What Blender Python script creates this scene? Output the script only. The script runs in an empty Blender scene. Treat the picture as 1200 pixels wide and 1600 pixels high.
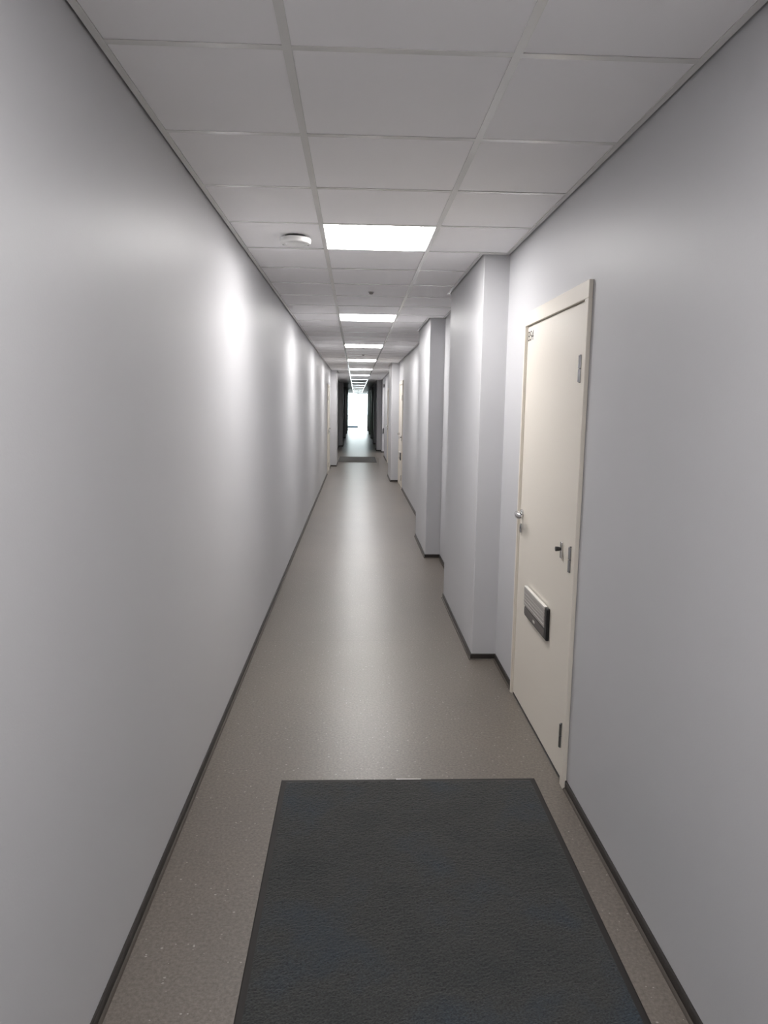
import bpy, math, random
import numpy as np
from mathutils import Matrix, Vector

random.seed(7)
sc = bpy.context.scene
COL = sc.collection

# ------------------------------------------------------------------ camera
F_PX, PITCH, YAW, ROLL, CAM_H = 1111.7, math.radians(8.485), math.radians(2.347), math.radians(-0.7726), 1.6385
fw = Vector((math.sin(YAW), math.cos(YAW), 0)); rt = Vector((math.cos(YAW), -math.sin(YAW), 0)); dn = Vector((0, 0, -1))
f2 = fw * math.cos(PITCH) + dn * math.sin(PITCH)
d2 = dn * math.cos(PITCH) - fw * math.sin(PITCH)
r3 = rt * math.cos(ROLL) + d2 * math.sin(ROLL)
d3 = d2 * math.cos(ROLL) - rt * math.sin(ROLL)
cam_data = bpy.data.cameras.new('camera')
cam_data.sensor_fit = 'HORIZONTAL'; cam_data.sensor_width = 36.0
cam_data.lens = 36.0 * F_PX / 1200.0
cam_data.clip_start = 0.05; cam_data.clip_end = 500
cam = bpy.data.objects.new('camera', cam_data); COL.objects.link(cam)
cam.matrix_world = Matrix(((r3.x, -d3.x, -f2.x, 0), (r3.y, -d3.y, -f2.y, 0), (r3.z, -d3.z, -f2.z, CAM_H), (0, 0, 0, 1)))
sc.camera = cam

# ------------------------------------------------------------------ sky, exposure
END_Y = 53.6
world = bpy.data.worlds.new('overcast_sky'); sc.world = world; world.use_nodes = True
bg = world.node_tree.nodes['Background']
bg.inputs[0].default_value = (0.90, 0.96, 1.0, 1); bg.inputs[1].default_value = 11.0
PANEL_LIGHT = 29.0            # radiance of the ceiling panels
sc.view_settings.view_transform = 'Standard'; sc.view_settings.look = 'None'
sc.view_settings.gamma = 1.0; sc.view_settings.use_curve_mapping = False
sc.view_settings.exposure = 0.05
sc.cycles.max_bounces = 10; sc.cycles.diffuse_bounces = 7; sc.cycles.glossy_bounces = 5
sc.cycles.use_denoising = True
sc.cycles.sample_clamp_indirect = 10.0

# ------------------------------------------------------------------ helpers
XL, XR, ZC, BACK_Y = -0.679, 0.926, 2.548, -4.6
SLAB = 2.74

class MB:
    def __init__(s): s.v = []; s.f = []
    def box(s, x0, x1, y0, y1, z0, z1):
        b = len(s.v)
        s.v += [(x0,y0,z0),(x1,y0,z0),(x1,y1,z0),(x0,y1,z0),(x0,y0,z1),(x1,y0,z1),(x1,y1,z1),(x0,y1,z1)]
        s.f += [tuple(b+i for i in q) for q in ((3,2,1,0),(4,5,6,7),(0,1,5,4),(1,2,6,5),(2,3,7,6),(3,0,4,7))]
        return s
    def prism(s, poly, z0, z1):
        b, n = len(s.v), len(poly)
        s.v += [(x, y, z0) for x, y in poly] + [(x, y, z1) for x, y in poly]
        s.f += [tuple(b+n-1-i for i in range(n)), tuple(b+n+i for i in range(n))]
        s.f += [(b+i, b+(i+1) % n, b+n+(i+1) % n, b+n+i) for i in range(n)]
        return s
    def sweep(s, line, prof, side):
        """sweep a closed profile [(offset, z)] along a plan polyline; side=+1: offsets go left of travel"""
        n, m = len(line), len(prof); b = len(s.v)
        dirs = [(Vector(line[i+1]) - Vector(line[i])).normalized() for i in range(n-1)]
        nor = [Vector((-d.y, d.x)) * side for d in dirs]
        for i in range(n):
            if i == 0: o = nor[0]
            elif i == n-1: o = nor[-1]
            else:
                a = nor[i-1] + nor[i]; o = a / (a.dot(nor[i]))
            for (w, z) in prof:
                s.v.append((line[i][0] + o.x*w, line[i][1] + o.y*w, z))
        for i in range(n-1):
            for j in range(m):
                k = (j+1) % m
                s.f.append((b+i*m+j, b+i*m+k, b+(i+1)*m+k, b+(i+1)*m+j))
        s.f.append(tuple(b+j for j in range(m))); s.f.append(tuple(b+(n-1)*m+m-1-j for j in range(m)))
        return s
    def tube(s, pts, rad, n=12, squash=None):
        """round bar through pts; rad a number or one per point"""
        P = [Vector(p) for p in pts]; b = len(s.v)
        for i, p in enumerate(P):
            t = (P[min(i+1, len(P)-1)] - P[max(i-1, 0)]).normalized()
            up = Vector((0,0,1)) if abs(t.z) < .9 else Vector((1,0,0))
            e1 = t.cross(up).normalized(); e2 = e1.cross(t)
            r = rad[i] if isinstance(rad, (list, tuple)) else rad
            for k in range(n):
                a = 2*math.pi*k/n
                q = p + e1*(r*math.cos(a)) + e2*(r*math.sin(a)*(squash or 1))
                s.v.append(tuple(q))
        for i in range(len(P)-1):
            for k in range(n):
                k2 = (k+1) % n
                s.f.append((b+i*n+k, b+i*n+k2, b+(i+1)*n+k2, b+(i+1)*n+k))
        s.f.append(tuple(b+n-1-k for k in range(n))); s.f.append(tuple(b+(len(P)-1)*n+k for k in range(n)))
        return s
    def lathe(s, prof, n=40):
        """revolve [(r, z)] about z; closed with caps where r=0"""
        b = len(s.v); m = len(prof)
        for (r, z) in prof:
            for k in range(n):
                a = 2*math.pi*k/n; s.v.append((r*math.cos(a), r*math.sin(a), z))
        for i in range(m-1):
            for k in range(n):
                k2 = (k+1) % n
                s.f.append((b+i*n+k, b+i*n+k2, b+(i+1)*n+k2, b+(i+1)*n+k))
        s.f.append(tuple(b+n-1-k for k in range(n))); s.f.append(tuple(b+(m-1)*n+k for k in range(n)))
        return s
    def mesh(s, name):
        me = bpy.data.meshes.new(name); me.from_pydata(s.v, [], s.f); me.update()
        import bmesh
        bm = bmesh.new(); bm.from_mesh(me); bmesh.ops.recalc_face_normals(bm, faces=bm.faces); bm.to_mesh(me); bm.free()
        return me
    def build(s, name, mat, parent=None, loc=None, bevel=0, smooth=False, seg=2):
        return put(name, s.mesh(name), mat, parent, loc, bevel, smooth, seg)

def put(name, me, mat, parent=None, loc=None, bevel=0, smooth=False, seg=2):
    if mat is not None and not me.materials: me.materials.append(mat)
    o = bpy.data.objects.new(name, me); COL.objects.link(o)
    if parent is not None: o.parent = parent
    if loc is not None: o.location = loc
    if smooth:
        for p in me.polygons: p.use_smooth = True
        try: me.set_sharp_from_angle(angle=math.radians(35))
        except Exception: pass
    if bevel:
        md = o.modifiers.new('bevel', 'BEVEL'); md.width = bevel; md.segments = seg; md.limit_method = 'ANGLE'; md.angle_limit = math.radians(40)
    return o

def empty(name, loc):
    o = bpy.data.objects.new(name, None); COL.objects.link(o); o.location = loc; o.empty_display_size = .1
    return o
def tag(o, label=None, cat=None, group=None, kind=None):
    if label: o['label'] = label
    if cat: o['category'] = cat
    if group: o['group'] = group
    if kind: o['kind'] = kind
    return o
def structure(o, label):
    return tag(o, label, kind='structure')

# ------------------------------------------------------------------ materials
def mat(name, col, rough=.5, metal=0, spec=.5, coat=0):
    m = bpy.data.materials.new(name); m.use_nodes = True
    p = m.node_tree.nodes['Principled BSDF']
    p.inputs['Base Color'].default_value = (*col, 1); p.inputs['Roughness'].default_value = rough
    p.inputs['Metallic'].default_value = metal; p.inputs['Specular IOR Level'].default_value = spec
    p.inputs['Coat Weight'].default_value = coat
    return m
def nodes(m): return m.node_tree.nodes, m.node_tree.links, m.node_tree.nodes['Principled BSDF']
def coords(m, scale=(1,1,1)):
    N, L, _ = nodes(m)
    tc = N.new('ShaderNodeTexCoord'); mp = N.new('ShaderNodeMapping'); mp.inputs['Scale'].default_value = scale
    L.new(tc.outputs['Object'], mp.inputs['Vector']); return mp.outputs['Vector']
def noise(m, vec, scale, detail=3, rough=.55):
    N, L, _ = nodes(m); n = N.new('ShaderNodeTexNoise')
    n.inputs['Scale'].default_value = scale; n.inputs['Detail'].default_value = detail; n.inputs['Roughness'].default_value = rough
    L.new(vec, n.inputs['Vector']); return n.outputs['Fac']
def bump(m, height, strength, dist=.01, prev=None):
    N, L, p = nodes(m); b = N.new('ShaderNodeBump'); b.inputs['Strength'].default_value = strength; b.inputs['Distance'].default_value = dist
    L.new(height, b.inputs['Height'])
    if prev is not None: L.new(prev, b.inputs['Normal'])
    L.new(b.outputs['Normal'], p.inputs['Normal']); return b.outputs['Normal']
def ramp(m, fac, stops):
    N, L, _ = nodes(m); r = N.new('ShaderNodeValToRGB'); e = r.color_ramp.elements
    while len(e) < len(stops): e.new(.5)
    for el, (pos, c) in zip(e, stops): el.position = pos; el.color = (*c, 1) if len(c) == 3 else c
    L.new(fac, r.inputs['Fac']); return r.outputs['Color']
def mix(m, fac, a, b):
    N, L, _ = nodes(m); x = N.new('ShaderNodeMix'); x.data_type = 'RGBA'
    if isinstance(fac, float): x.inputs[0].default_value = fac
    else: L.new(fac, x.inputs[0])
    for s, v in ((x.inputs[6], a), (x.inputs[7], b)):
        if isinstance(v, tuple): s.default_value = (*v, 1)
        else: L.new(v, s)
    return x.outputs[2]

def wall_paint(name, col):
    m = mat(name, col, .46, spec=.22)
    N, L, p = nodes(m); v = coords(m)
    c = ramp(m, noise(m, v, 1.3, 4), [(.3, tuple(k*.985 for k in col)), (.7, tuple(k*1.01 for k in col))])
    L.new(c, p.inputs['Base Color'])
    a = bump(m, noise(m, v, 160, 3), .06, .004)
    return m
M = {}
M['wall'] = wall_paint('grey_wall_paint', (.553, .552, .567))
M['tile'] = mat('ceiling_tile_white', (.90, .89, .90), .85, spec=.2)
N, L, p = nodes(M['tile']); v = coords(M['tile']); bump(M['tile'], noise(M['tile'], v, 240, 2), .05, .003)
L.new(ramp(M['tile'], noise(M['tile'], v, 2.0, 2), [(.3, (.89, .88, .89)), (.7, (.915, .905, .915))]), p.inputs['Base Color'])
M['tee'] = mat('white_enamel_steel', (.74, .735, .715), .18)
M['slab'] = mat('plenum_grey', (.06, .06, .06), .9)

# floor: grey-brown vinyl with pale and dark chips, a welded seam, slight emboss
m = M['floor'] = mat('vinyl_floor', (.2, .18, .16), .32, spec=.65)
N, L, p = nodes(m); v = coords(m)
base = ramp(m, noise(m, v, 90, 4, .7), [(.32, (.104, .088, .074)), (.5, (.149, .129, .109)), (.68, (.199, .174, .150))])
blot = ramp(m, noise(m, v, 1.7, 3), [(.3, (.93, .93, .93)), (.7, (1.04, 1.03, 1.02))])
mm = N.new('ShaderNodeMix'); mm.data_type = 'RGBA'; mm.blend_type = 'MULTIPLY'; mm.inputs[0].default_value = 1
L.new(base, mm.inputs[6]); L.new(blot, mm.inputs[7]); base = mm.outputs[2]
vo = N.new('ShaderNodeTexVoronoi'); vo.inputs['Scale'].default_value = 52; vo.inputs['Randomness'].default_value = 1
L.new(coords(m, (1, 1.5, 1)), vo.inputs['Vector'])
sep = N.new('ShaderNodeSeparateColor'); L.new(vo.outputs['Color'], sep.inputs[0])
size = N.new('ShaderNodeMath'); size.operation = 'MULTIPLY_ADD'; L.new(sep.outputs[0], size.inputs[0]); size.inputs[1].default_value = .80; size.inputs[2].default_value = -.57
chip = N.new('ShaderNodeMath'); chip.operation = 'LESS_THAN'; L.new(vo.outputs['Distance'], chip.inputs[0]); L.new(size.outputs[0], chip.inputs[1])
col = mix(m, chip.outputs[0], base, (.36, .33, .295))
sxyz = N.new('ShaderNodeSeparateXYZ'); L.new(v, sxyz.inputs[0])
d = N.new('ShaderNodeMath'); d.operation = 'SUBTRACT'; L.new(sxyz.outputs[1], d.inputs[0]); d.inputs[1].default_value = 4.827
ab = N.new('ShaderNodeMath'); ab.operation = 'ABSOLUTE'; L.new(d.outputs[0], ab.inputs[0])
lt = N.new('ShaderNodeMath'); lt.operation = 'LESS_THAN'; L.new(ab.outputs[0], lt.inputs[0]); lt.inputs[1].default_value = .0025
col = mix(m, lt.outputs[0], col, (.10, .088, .078))
L.new(col, p.inputs['Base Color'])
bump(m, noise(m, coords(m, (1, 1.6, 1)), 120, 3), .16, .004)

M['base'] = mat('dark_vinyl_baseboard', (.024, .020, .018), .40)
M['bead'] = mat('baseboard_foot_strip', (.075, .064, .054), .6, spec=.25)
M['cream'] = mat('cream_door_paint', (.765, .715, .635), .38)
N, L, p = nodes(M['cream']); bump(M['cream'], noise(M['cream'], coords(M['cream']), 130, 2), .02, .002)
M['steel'] = mat('satin_steel', (.50, .50, .51), .16, 1)
M['chrome'] = mat('polished_steel', (.72, .71, .70), .12, 1)
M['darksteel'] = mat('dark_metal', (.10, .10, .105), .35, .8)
M['black'] = mat('black_plastic', (.012, .012, .013), .35)
M['blackgloss'] = mat('black_lettering', (.012, .012, .013), .6)
M['smoked'] = mat('smoked_brown_plastic', (.085, .072, .068), .3)
M['white'] = mat('white_plastic', (.80, .80, .79), .35)
M['paper'] = mat('pale_tag_and_highlight', (.78, .76, .71), .35)
M['grey'] = mat('grey_plastic', (.26, .25, .24), .5)
M['gap'] = mat('dark_rubber_gasket', (.02, .02, .02), .7)
M['gasket'] = mat('beige_gasket', (.40, .36, .31), .6)
m = M['flap'] = mat('brushed_aluminium', (.46, .44, .42), .34, .35)
N, L, p = nodes(m)
L.new(ramp(m, noise(m, coords(m, (1, 4, 220)), 1.0, 3), [(.3, (.38, .36, .34)), (.7, (.56, .54, .51))]), p.inputs['Base Color'])
m = M['lit'] = bpy.data.materials.new('lit_panel_diffuser'); m.use_nodes = True
N, L, p = nodes(m)
p.inputs['Base Color'].default_value = (.9, .9, .9, 1); p.inputs['Emission Color'].default_value = (1.0, .978, .965, 1); p.inputs['Emission Strength'].default_value = PANEL_LIGHT
M['unlit'] = mat('unlit_panel_diffuser', (.78, .79, .79), .06)
m = M['carpet'] = mat('charcoal_carpet', (.04, .045, .05), 1.0, spec=.1)
N, L, p = nodes(m); v = coords(m)
c1 = ramp(m, noise(m, v, 2.6, 4, .6), [(.30, (.032, .036, .038)), (.50, (.044, .046, .046)), (.70, (.035, .045, .056))])
c2 = ramp(m, noise(m, coords(m, (1, 2.6, 1)), 150, 2, .7), [(.3, (.45, .45, .45)), (.5, (1, 1, 1)), (.72, (1.75, 1.75, 1.75))])
mm = N.new('ShaderNodeMix'); mm.data_type = 'RGBA'; mm.blend_type = 'MULTIPLY'; mm.inputs[0].default_value = 1
L.new(c1, mm.inputs[6]); L.new(c2, mm.inputs[7]); L.new(mm.outputs[2], p.inputs['Base Color'])
p.inputs['Sheen Weight'].default_value = .20; p.inputs['Sheen Tint'].default_value = (.9, .85, .75, 1)
M['rubber'] = mat('black_rubber_edge', (.013, .0105, .009), .65)
M['alu'] = mat('pale_aluminium', (.62, .64, .66), .4, .2)
M['bluerail'] = mat('blue_grey_rail', (.16, .27, .38), .4)
M['ground'] = mat('pale_paving', (.55, .55, .54), .8)
N, L, p = nodes(M['ground']); L.new(ramp(M['ground'], noise(M['ground'], coords(M['ground']), 1.2, 5), [(.3, (.50, .50, .49)), (.7, (.60, .60, .59))]), p.inputs['Base Color'])
m = M['glass'] = bpy.data.materials.new('clear_glass'); m.use_nodes = True
N, L = m.node_tree.nodes, m.node_tree.links; N.clear()
out = N.new('ShaderNodeOutputMaterial'); tr = N.new('ShaderNodeBsdfTransparent'); gl = N.new('ShaderNodeBsdfGlossy'); mx = N.new('ShaderNodeMixShader')
tr.inputs[0].default_value = (.95, .98, .97, 1); gl.inputs['Roughness'].default_value = .02; mx.inputs[0].default_value = .06
L.new(tr.outputs[0], mx.inputs[1]); L.new(gl.outputs[0], mx.inputs[2]); L.new(mx.outputs[0], out.inputs[0])

# ------------------------------------------------------------------ the corridor shell
PROJ = .158
PIL_R = [(4.45, 5.96), (7.60, 8.90), (15.46, 16.86), (26.1, 27.5), (30.6, 32.0), (36.0, 37.4), (41.7, 43.1), (47.3, 48.7)]
PIL_L = [(19.22, 20.6), (28.75, 30.15), (36.2, 37.6), (42.0, 43.4), (47.6, 49.0)]
DOORS_R = [(2.85, 3.92), (14.07, 15.14), (19.70, 20.77)]
DOORS_L = [(17.06, 18.13)]

floor = MB().box(XL-.1, XR+.1, BACK_Y-.1, END_Y+.08, -.06, 0).build('floor', M['floor'])
structure(floor, 'grey-brown speckled vinyl floor with soft reflections of the ceiling panels')
ceiling = MB().box(XL-.1, XR+.1, BACK_Y-.1, END_Y, SLAB, SLAB+.1).build('ceiling', M['slab'])
structure(ceiling, 'white suspended ceiling of square tiles in a metal grid')
ALC0, ALC1, ALCX = 23.3, 25.3, 2.1      # lit side opening in the right wall
wr = MB().box(XR, XR+.1, BACK_Y, ALC0-.1, 0, SLAB).build('wall_right', M['wall'])
MB().box(XR, XR+.1, ALC1+.1, END_Y, 0, SLAB).build('wall_section', M['wall'], wr)
MB().box(XR, XR+.1, ALC0-.1, ALC1+.1, ZC-.004, SLAB).build('lintel', M['wall'], wr)
for y in (ALC0-.1, ALC1): MB().box(XR, ALCX, y, y+.1, 0, ZC-.004).build('opening_side', M['wall'], wr, bevel=.004)
MB().box(ALCX, ALCX+.1, ALC0-.1, ALC1+.1, 0, ZC-.004).build('opening_back', M['wall'], wr)
MB().box(XR+.1, ALCX+.1, ALC0-.1, ALC1+.1, -.06, 0).build('floor_section', M['floor'], floor)
MB().box(XR+.1, ALCX+.1, ALC0-.1, ALC1+.1, ZC, ZC+.06).build('ceiling_section', M['tile'], ceiling)
structure(wr, 'pale grey painted corridor wall with pilasters and cream doors')
wl = MB().box(XL-.1, XL, BACK_Y, END_Y, 0, SLAB).build('wall_left', M['wall'])
structure(wl, 'long smooth pale grey wall with scallops of light')
wb = MB().box(XL-.1, XR+.1, BACK_Y-.1, BACK_Y, 0, SLAB).build('wall_back', M['wall'])
structure(wb, 'plain pale grey wall behind the viewer')
for (a, b) in PIL_R: MB().box(XR-PROJ, XR+.01, a, b, 0, SLAB).build('pilaster', M['wall'], wr, bevel=.005, seg=3)
for (a, b) in PIL_L: MB().box(XL-.01, XL+PROJ, a, b, 0, SLAB).build('pilaster', M['wall'], wl, bevel=.005, seg=3)

def wall_line(x, pil, proj, y0, y1, base=False):
    pts = [(x, y0)]
    for (a, b) in pil:
        if a >= y1 or b <= y0: continue
        pts += [(x, a), (x+proj, a), (x+proj, b), (x, b)]
    if proj < 0 and base and y0 < ALC0 < y1:
        i = next(k for k, q in enumerate(pts) if q[1] > ALC0) if any(q[1] > ALC0 for q in pts) else len(pts)
        pts[i:i] = [(x, ALC0), (ALCX, ALC0), (ALCX, ALC1), (x, ALC1)]
    return pts + [(x, y1)]
def split(doors, y0, y1):
    out, c = [], y0
    for (a, b) in doors: out.append((c, a)); c = b
    return out + [(c, y1)]
BH = .040
base_prof = [(0, 0), (.007, 0), (.007, BH-.003), (.004, BH), (0, BH)]
bead_prof = [(.007, 0), (.016, 0), (.0145, .0035), (.0105, .0065), (.007, .0075)]
for name, x, pil, proj, doors, side in (('baseboard_right', XR, PIL_R, -PROJ, DOORS_R, 1), ('baseboard_left', XL, PIL_L, PROJ, DOORS_L, -1)):
    b, c = MB(), MB()
    for (y0, y1) in split(doors, BACK_Y, END_Y):
        ln = wall_line(x, pil, proj, y0, y1, True); b.sweep(ln, base_prof, side); c.sweep(ln, bead_prof, side)
    o = b.build(name, M['base']); structure(o, 'thin dark vinyl skirting along the %s wall' % name.split('_')[1])
    c.build('foot_strip', M['bead'], o, smooth=True)
G0, G1 = .010, .031                      # shadow gap, then a white angle
trim_prof = [(G0, ZC), (G1, ZC), (G1, ZC+.0025), (G0+.0015, ZC+.0025), (G0+.0015, ZC+.03), (G0, ZC+.03)]
for name, x, pil, proj, side in (('trim_1', XR, PIL_R, -PROJ, 1), ('trim_2', XL, PIL_L, PROJ, -1)):
    o = MB().sweep(wall_line(x, pil, proj, BACK_Y+.01, END_Y-.01), trim_prof, side).build(name, M['tee'])
    structure(o, 'white metal edge angle of the ceiling along the %s wall' % ('right' if side > 0 else 'left'))

# suspended ceiling: runners, cross tees, tiles
RL, RR, Y0 = -.185, .415, 2.001
ROW0, NROWS = -3, int((END_Y-.05-Y0)/.6)
for x in (RL, RR):
    r = MB().box(x-.012, x+.012, BACK_Y+.02, END_Y-.02, ZC, ZC+.002); r.box(x-.0015, x+.0015, BACK_Y+.02, END_Y-.02, ZC+.002, ZC+.035)
    r.build('main_runner', M['tee'], ceiling)
def edge_x(y, right):
    x, pil, s = (XR, PIL_R, -1) if right else (XL, PIL_L, 1)
    for (a, b) in pil:
        if a-G1 < y < b+G1: x += s*PROJ
    return x + s*G1
def breaks(ya, yb, right):
    return sorted(y for ab in (PIL_R if right else PIL_L) for y in (ab[0]-G1, ab[1]+G1) if ya+1e-4 < y < yb-1e-4)
def tile_poly(col, ya, yb):
    g = .0121
    ya, yb = ya+g, yb-g
    if col == 1: return [(RL+g, ya), (RR-g, ya), (RR-g, yb), (RL+g, yb)]
    ys = [ya] + breaks(ya, yb, col == 2) + [yb]
    outer = []
    for a, b in zip(ys[:-1], ys[1:]):
        x = edge_x((a+b)/2, col == 2); x += .0008 if col == 0 else -.0008
        outer += [(x, a), (x, b)]
    if col == 2: return [(RR+g, yb), (RR+g, ya)] + outer
    return [(RL-g, yb), (RL-g, ya)] + outer
LIGHT_ROWS = {3+6*k: k for k in range(-1, 14)}
SINGLE_TO = 20
shared, far_tiles, far_tees = {}, MB(), MB()
for r in range(ROW0, NROWS+1):
    ya = Y0+.6*r; yb = ya+.6
    # cross tees at ya
    for col in range(3):
        x0, x1 = ((edge_x(ya, False), RL-.012), (RL+.012, RR-.012), (RR+.012, edge_x(ya, True)))[col]
        if r <= SINGLE_TO:
            key = ('tee', round(x0, 4), round(x1, 4))
            if key not in shared: shared[key] = MB().box(x0, x1, -.012, .012, ZC+.0004, ZC+.002).box(x0, x1, -.0015, .0015, ZC+.002, ZC+.035).mesh('cross_tee')
            put('cross_tee', shared[key], M['tee'], ceiling, (0, ya, 0))
        else: far_tees.box(x0, x1, ya-.012, ya+.012, ZC+.0004, ZC+.002)
    if yb > END_Y - .02: break
    for col in range(3):
        if col == 1 and r in LIGHT_ROWS: continue
        dz = random.uniform(-.0006, .0010)
        z0 = ZC+.0024+dz
        if r <= SINGLE_TO:
            poly = [(x, y-ya) for x, y in tile_poly(col, ya, yb)]
            key = ('tile', tuple((round(x, 3), round(y, 3)) for x, y in poly))
            if key not in shared: shared[key] = MB().prism(poly, ZC+.0024, ZC+.019).mesh('ceiling_tile')
            put('ceiling_tile', shared[key], M['tile'], ceiling, (0, ya, dz))
        else: far_tiles.prism(tile_poly(col, ya, yb), z0, z0+.015)
tag(far_tiles.build('ceiling_tile', M['tile'], ceiling), kind='stuff')
tag(far_tees.build('cross_tee', M['tee'], ceiling), kind='stuff')
MB().box(XL+G1, RL-.0128, BACK_Y+.02, Y0+.6*ROW0-.013, ZC+.0024, ZC+.019).build('ceiling_tile', M['tile'], ceiling)
MB().box(RR+.0128, XR-G1, BACK_Y+.02, Y0+.6*ROW0-.013, ZC+.0024, ZC+.019).build('ceiling_tile', M['tile'], ceiling)
MB().box(RL+.0128, RR-.0128, -2.85, Y0+.6*ROW0-.013, ZC+.0024, ZC+.019).build('ceiling_tile', M['tile'], ceiling)
MB().box(RL+.0128, RR-.0128, BACK_Y+.02, -3.43, ZC+.0024, ZC+.019).build('ceiling_tile', M['tile'], ceiling)

# ------------------------------------------------------------------ ceiling lights
ORD = {1: 'second', 2: 'third', 3: 'fourth', 4: 'fifth', 5: 'sixth', 6: 'seventh', 7: 'eighth', 8: 'first', 9: 'second', 10: 'third', 11: 'fourth', 12: 'fifth', 13: 'sixth', 14: 'seventh', 15: 'eighth'}
hou = MB().box(-.2862, .2862, -.2862, .2862, .012, .055).mesh('housing')
dif = MB().box(-.2862, .2862, -.2862, .2862, .0035, .0118).mesh('diffuser')
dif_off = dif.copy(); hou.materials.append(M['tee']); dif.materials.append(M['lit']); dif_off.materials.append(M['unlit'])
LIT = 6      # panels switched on; the ones beyond only mirror the daylight
for k in range(-2, 14):
    y = Y0 + .6*(3+6*k) + .3
    o = empty('ceiling_light', ((RL+RR)/2, y, ZC))
    put('housing', hou, None, o); put('diffuser', dif if k < LIT else dif_off, None, o)
    if k == -2: lab = 'lit square ceiling panel behind the viewer'
    elif k == -1: lab = 'lit square ceiling panel right above the viewer'
    elif k == 0: lab = 'large glowing square ceiling panel beside the smoke alarm'
    elif k < LIT: lab = 'glowing ceiling panel, %s lit one counted from the smoke alarm' % ORD[k]
    else: lab = 'switched-off ceiling panel towards the window, %s of the unlit ones' % ORD[k+2]
    tag(o, lab, 'ceiling light', 'square panels along the ceiling')

# ------------------------------------------------------------------ things on the ceiling
sd = empty('smoke_alarm', (-.339, 4.10, ZC+.0024))
MB().lathe([(.060, 0), (.060, -.012)]).build('mounting_base', M['gap'], sd, smooth=True)
MB().lathe([(.070, -.011), (.083, -.011), (.086, -.015), (.086, -.030), (.080, -.038), (.064, -.041), (.060, -.0385), (.056, -.0385)]).build('housing', M['white'], sd, smooth=True)
MB().lathe([(.055, -.030), (.0545, -.0400), (.049, -.0430), (.030, -.0442), (.002, -.0445)]).build('sensor_cap', M['white'], sd, smooth=True)
for a in (.35, 2.8):      # two dark notches in the rim
    MB().box(-.006, .006, -.009, .009, -.0402, -.034).build('notch', M['grey'], sd, (.071*math.cos(a), .071*math.sin(a), 0))
tag(sd, 'round white smoke alarm on a left-hand ceiling tile', 'smoke alarm')
for (x, y, lab) in ((.116, 5.97, 'small grey ceiling sensor beyond the large nearest panel'), (.125, 13.2, 'tiny grey ceiling sensor beyond the third lit panel')):
    s = empty('ceiling_sensor', (x, y, ZC+.0024))
    MB().lathe([(.026, 0), (.026, -.004), (.021, -.007), (.018, -.007)], 24).build('collar', M['steel'], s, smooth=True)
    MB().lathe([(.018, -.004), (.018, -.010), (.014, -.016), (.007, -.019), (.001, -.0195)], 24).build('lens', M['grey'], s, smooth=True)
    tag(s, lab, 'sensor', 'small sensors between the ceiling panels')

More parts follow.
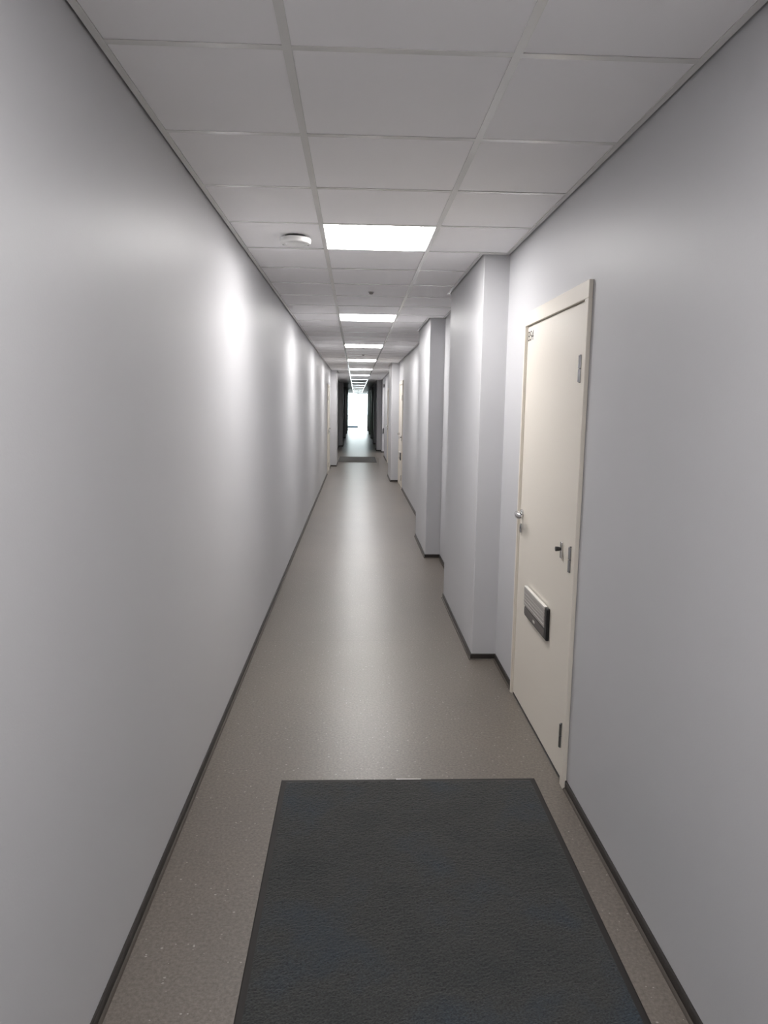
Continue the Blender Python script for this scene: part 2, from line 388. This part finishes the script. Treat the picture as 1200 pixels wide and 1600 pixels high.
# ------------------------------------------------------------------ doors
def make_door(name, xw, s, y0, y1, label, number=None, mail=True, latch=True):
    """s: direction into the corridor (-1 on the right wall). hinges on the near side, handle on the far side"""
    yc = (y0+y1)/2; h = (y1-y0)/2; H = 2.14
    D = empty(name, (xw, yc, 0)); structure(D, label)
    def bx(mb, u0, u1, w0, w1, z0, z1): return mb.box(*sorted((s*w0, s*w1)), u0, u1, z0, z1)
    J, FP, LP = .046, .018, .005
    # frame: outer casing with a stepped inner rebate, then the head
    for (a, b, ra, rb) in ((-h, -h+J, -h+J, -h+J+.010), (h-.022, h, h-.030, h-.022)):
        m_ = bx(MB(), a, b, .0004, FP, 0, H-.07).mesh('frame_jamb')
        j = put('frame_jamb', m_, M['cream'], D, bevel=.0025)
        bx(MB(), ra, rb, .0004, .0105, 0, H-.07).build('rebate', M['cream'], j)
    hd = bx(MB(), -h, h, .0004, FP, H-.07, H).build('frame_head', M['cream'], D, bevel=.0025)
    l0, l1, lt = -h+J+.012, h-.032, H-.074
    bx(MB(), -h+J+.010, h-.030, .0004, .0012, .0, lt+.004).build('gasket', M['gasket'], D)
    leaf = bx(MB(), l0, l1, .0013, LP, .013, lt).build('door_leaf', M['cream'], D, bevel=.0012)
    bx(MB(), l0-.002, l1+.002, .0012, .006, 0, .009).build('gap_shadow', M['darksteel'], D)  # dark strip standing in for the shadow in the gap under the leaf
    for z in (.218, 1.006, 1.798):
        g = MB()
        g.tube([(s*.0165, l0+.004, z-.053), (s*.0165, l0+.004, z-.0015)], .0095, 16)
        g.tube([(s*.0165, l0+.004, z+.0015), (s*.0165, l0+.004, z+.053)], .0095, 16)
        hg = g.build('hinge', M['steel'], D, smooth=True)
        g = MB(); g.tube([(s*.0165, l0+.004, z-.056), (s*.0165, l0+.004, z+.056)], .0045, 10); g.build('hinge_pin', M['darksteel'], hg, smooth=True)
        bx(MB(), l0, l0+.012, LP, .008, z-.050, z-.002).build('hinge_plate', M['steel'], hg)
    # lever handle
    hy, hz = l1-.046, 1.060
    def disc(r, w0, w1, u, z, n=24, rz=1.0):
        g = MB(); b = len(g.v)
        for w in (w0, w1):
            for k in range(n):
                a = 2*math.pi*k/n; g.v.append((s*w, u+r*math.cos(a), z+r*rz*math.sin(a)))
        g.f += [tuple(range(n)), tuple(range(2*n-1, n-1, -1))] + [(k, (k+1) % n, n+(k+1) % n, n+k) for k in range(n)]
        return g
    ro = disc(.025, LP, LP+.009, hy, hz).build('handle_rosette', M['steel'], D, smooth=True, bevel=.001)
    pts = [(s*(LP+.008), hy, hz), (s*.026, hy, hz), (s*.036, hy-.003, hz), (s*.043, hy-.012, hz), (s*.045, hy-.026, hz), (s*.045, hy-.075, hz), (s*.043, hy-.110, hz+.003), (s*.040, hy-.135, hz+.007)]
    MB().tube(pts, [.0085, .0085, .0088, .0092, .0095, .0085, .0065, .004], 16, squash=1.9).build('lever', M['chrome'], ro, smooth=True)
    es = disc(.0165, LP, LP+.009, hy+.004, .980, rz=1.6).build('key_escutcheon', M['steel'], D, smooth=True, bevel=.001)
    disc(.0065, LP+.009, LP+.010, hy+.004, .984).build('lock_cylinder', M['darksteel'], es)
    if latch:
        la = bx(MB(), l0+.153, l0+.175, LP, LP+.007, .978, 1.052).build('latch_plate', M['chrome'], D, bevel=.002)
        g = MB().tube([(s*(LP+.006), l0+.164, 1.020), (s*(LP+.014), l0+.164, 1.020), (s*(LP+.030), l0+.164, 1.020)], [.006, .010, .011], 14)
        g.build('thumb_knob', M['black'], la, smooth=True)
    if mail:
        a, b, z0, z1 = l0+.300, l0+.735, .545, .703
        ms = bx(MB(), a, b, LP, .021, z0, z1).build('mail_slot', M['black'], D, bevel=.006, seg=3)
        fl = MB()      # flap: a plate tipping forward towards its lower edge, with a rolled top edge
        fa, fb = a+.030, b-.002
        prof = [(.010, z1+.001), (.0225, z1+.001), (.0265, z1-.006), (.0245, z0+.058), (.0205, z0+.056)]
        n = len(prof); base_i = len(fl.v)
        for u in (fa, fb): fl.v += [(s*w, u, z) for w, z in prof]
        fl.f += [tuple(range(n)), tuple(range(2*n-1, n-1, -1))] + [(i, (i+1) % n, n+(i+1) % n, n+i) for i in range(n)]
        fp = fl.build('flap', M['flap'], ms)
        bx(MB(), fa, fb, .0110, .0268, z1-.0015, z1+.0035).build('lip_highlight', M['paper'], fp, bevel=.001)  # pale strip painted as the gloss highlight along the flap's top
        for i in range(4):
            z = z0+.070+i*.018; bx(MB(), fa+.004, fb-.004, .0235, .0272, z, z+.003).build('rib', M['flap'], fp)
        pt = bx(MB(), fa, fb, .0205, .0225, z0+.010, z0+.046).build('name_plate', M['smoked'], ms, bevel=.001)
        bx(MB(), (fa+fb)/2-.022, (fa+fb)/2+.014, .0224, .0230, z0+.020, z0+.032).build('plate_mark', M['paper'], pt)
    if number:
        cu = bpy.data.curves.new('door_number', 'FONT'); cu.body = number; cu.size = .073; cu.extrude = .0002; cu.space_character = .92
        t = bpy.data.objects.new('tmp', cu); COL.objects.link(t)
        me = bpy.data.meshes.new_from_object(t.evaluated_get(bpy.context.evaluated_depsgraph_get()))
        bpy.data.objects.remove(t); me.name = 'door_number'
        # text x runs towards -Y on the right wall, text y is up
        x0 = min(vv.co.x for vv in me.vertices); wdt = max(vv.co.x for vv in me.vertices) - x0
        for vv in me.vertices:
            x, y, z = vv.co; vv.co = (s*(LP+.0004+z), l1-.012-(x-x0)*(.112/wdt), 1.990+y)
        me.materials.clear(); put('door_number', me, M['blackgloss'], D)
    return D
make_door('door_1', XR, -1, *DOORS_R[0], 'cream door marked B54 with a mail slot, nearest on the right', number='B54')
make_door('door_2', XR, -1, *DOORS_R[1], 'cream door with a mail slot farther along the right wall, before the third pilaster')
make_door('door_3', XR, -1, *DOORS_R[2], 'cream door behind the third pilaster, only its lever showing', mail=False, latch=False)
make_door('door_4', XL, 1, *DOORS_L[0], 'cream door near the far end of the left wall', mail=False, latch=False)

# ------------------------------------------------------------------ floor mats
def make_mat(x0, x1, y0, y1, label, pile, tag_at=None):
    cx, cy = (x0+x1)/2, (y0+y1)/2; hx, hy = (x1-x0)/2, (y1-y0)/2
    o = empty('floor_mat', (cx, cy, 0)); E = .022
    rb = MB()
    ring = [((0, .0003)), (0, .0014), (.004, .0034), (E, .0042), (E+.004, .0042)]
    for (ofs, z) in ring: rb.v += [(-hx+ofs, -hy+ofs, z), (hx-ofs, -hy+ofs, z), (hx-ofs, hy-ofs, z), (-hx+ofs, hy-ofs, z)]
    for i in range(len(ring)-1):
        for k in range(4): rb.f.append((4*i+k, 4*i+(k+1) % 4, 4*i+4+(k+1) % 4, 4*i+4+k))
    rb.f.append((3, 2, 1, 0))
    rb.build('rubber_border', M['rubber'], o)
    fx, fy = hx-E, hy-E
    if pile:
        step = .0055; nx, ny = int(2*fx/step), int(2*fy/step)
        rng = np.random.default_rng(3); z = rng.random((ny+1, nx+1)); z = (z + np.roll(z, 1, 1)*.55) / 1.55
        low = rng.random((ny//14+2, nx//14+2)); low = low.repeat(14, 0).repeat(14, 1)[:ny+1, :nx+1]
        for _ in range(3):
            low = (low + np.roll(low, 5, 0) + np.roll(low, -5, 0) + np.roll(low, 5, 1) + np.roll(low, -5, 1))/5
        z = .0058 + (z-.5)*.0030 + (low-.5)*.002
        z[0, :] = z[-1, :] = .0043; z[:, 0] = z[:, -1] = .0043
        X, Y = np.meshgrid(np.linspace(-fx, fx, nx+1), np.linspace(-fy, fy, ny+1))
        vs = np.stack([X, Y, z], -1).reshape(-1, 3)
        i = np.arange((ny+1)*(nx+1)).reshape(ny+1, nx+1)
        fs = np.stack([i[:-1, :-1], i[:-1, 1:], i[1:, 1:], i[1:, :-1]], -1).reshape(-1, 4)
        me = bpy.data.meshes.new('carpet_pile'); me.from_pydata(vs.tolist(), [], fs.tolist()); me.update()
        put('carpet_pile', me, M['carpet'], o, smooth=False)
    else:
        MB().box(-fx, fx, -fy, fy, .0043, .0068).build('carpet_pile', M['carpet'], o, bevel=.002)
    if tag_at:
        MB().box(tag_at[0]-cx, tag_at[1]-cx, hy-.0045, hy-.001, .0030, .0046).build('sewn_tag', M['paper'], o)
    return tag(o, label, 'floor mat', 'charcoal entrance mats')
make_mat(-.315, .808, .62, 2.94, 'large charcoal carpet mat with black rubber edge in the foreground', True, (.19, .30))
make_mat(-.505, .622, 20.76, 23.0, 'dark mat far down the corridor between left pilaster and right wall', False)

# ------------------------------------------------------------------ small fixtures in the side opening
o = empty('ceiling_light', (1.62, (ALC0+ALC1)/2, ZC-.0125))  # panel added out of view to brighten the side opening
put('housing', hou, None, o); put('diffuser', dif, None, o)
tag(o, 'added unseen panel brightening the side opening on the right', 'ceiling light', 'square panels along the ceiling')
fx_ = empty('wall_box', (.962, ALC1, .66))
g = MB(); b = [(-.020, 0), (.012, 0), (.036, .20), (.006, .20)]; n = len(b)
g.v += [(x, -.055, z) for x, z in b] + [(x, -.008, z) for x, z in b]
g.f += [tuple(range(n)), tuple(range(2*n-1, n-1, -1))] + [(i, (i+1) % n, n+(i+1) % n, n+i) for i in range(n)]
g.build('housing', M['black'], fx_, bevel=.006)
MB().box(-.012, .028, -.008, 0, .02, .18).build('back_plate', M['darksteel'], fx_, bevel=.002)
tag(fx_, 'small black slanted box low on the side of the right-hand opening', 'wall box')
fx_ = empty('wall_device', (.985, ALC1, 2.27))
MB().box(-.030, .030, -.045, 0, 0, .13).build('housing', M['grey'], fx_, bevel=.008)
MB().box(-.022, .022, -.050, -.044, .03, .10).build('front_grille', M['darksteel'], fx_, bevel=.003)
tag(fx_, 'small grey box high on the side of the right-hand opening', 'wall device')

# ------------------------------------------------------------------ glazed far end
win = empty('window_1', ((XL+XR)/2, END_Y, 0)); structure(win, 'full-height glazed end of the corridor, blown out by daylight')
cx = (XL+XR)/2; hw = (XR-XL)/2
MB().box(-hw, -hw+.05, 0, .06, 0, SLAB).build('window_frame', M['alu'], win, bevel=.003)
MB().box(hw-.05, hw, 0, .06, 0, SLAB).build('window_frame', M['alu'], win, bevel=.003)
MB().box(-hw+.05, hw-.05, 0, .06, ZC-.04, SLAB).build('window_frame', M['alu'], win, bevel=.003)
MB().box(-hw+.05, .02, .005, .055, 0, .13).build('bottom_rail', M['bluerail'], win, bevel=.003)
MB().box(.02, hw-.05, .005, .055, 0, .025).build('sill', M['alu'], win, bevel=.003)
MB().box(.0, .04, 0, .06, .0, ZC-.04).build('mullion', M['alu'], win, bevel=.003)
MB().box(-hw+.05, .0, .025, .031, .13, ZC-.04).build('pane', M['glass'], win)
MB().box(.04, hw-.05, .025, .031, .025, ZC-.04).build('pane', M['glass'], win)
gr = MB().box(-30, 30, END_Y+.08, END_Y+70, -.16, -.02).build('ground', M['ground'])
structure(gr, 'pale paved ground outside the glazed end')
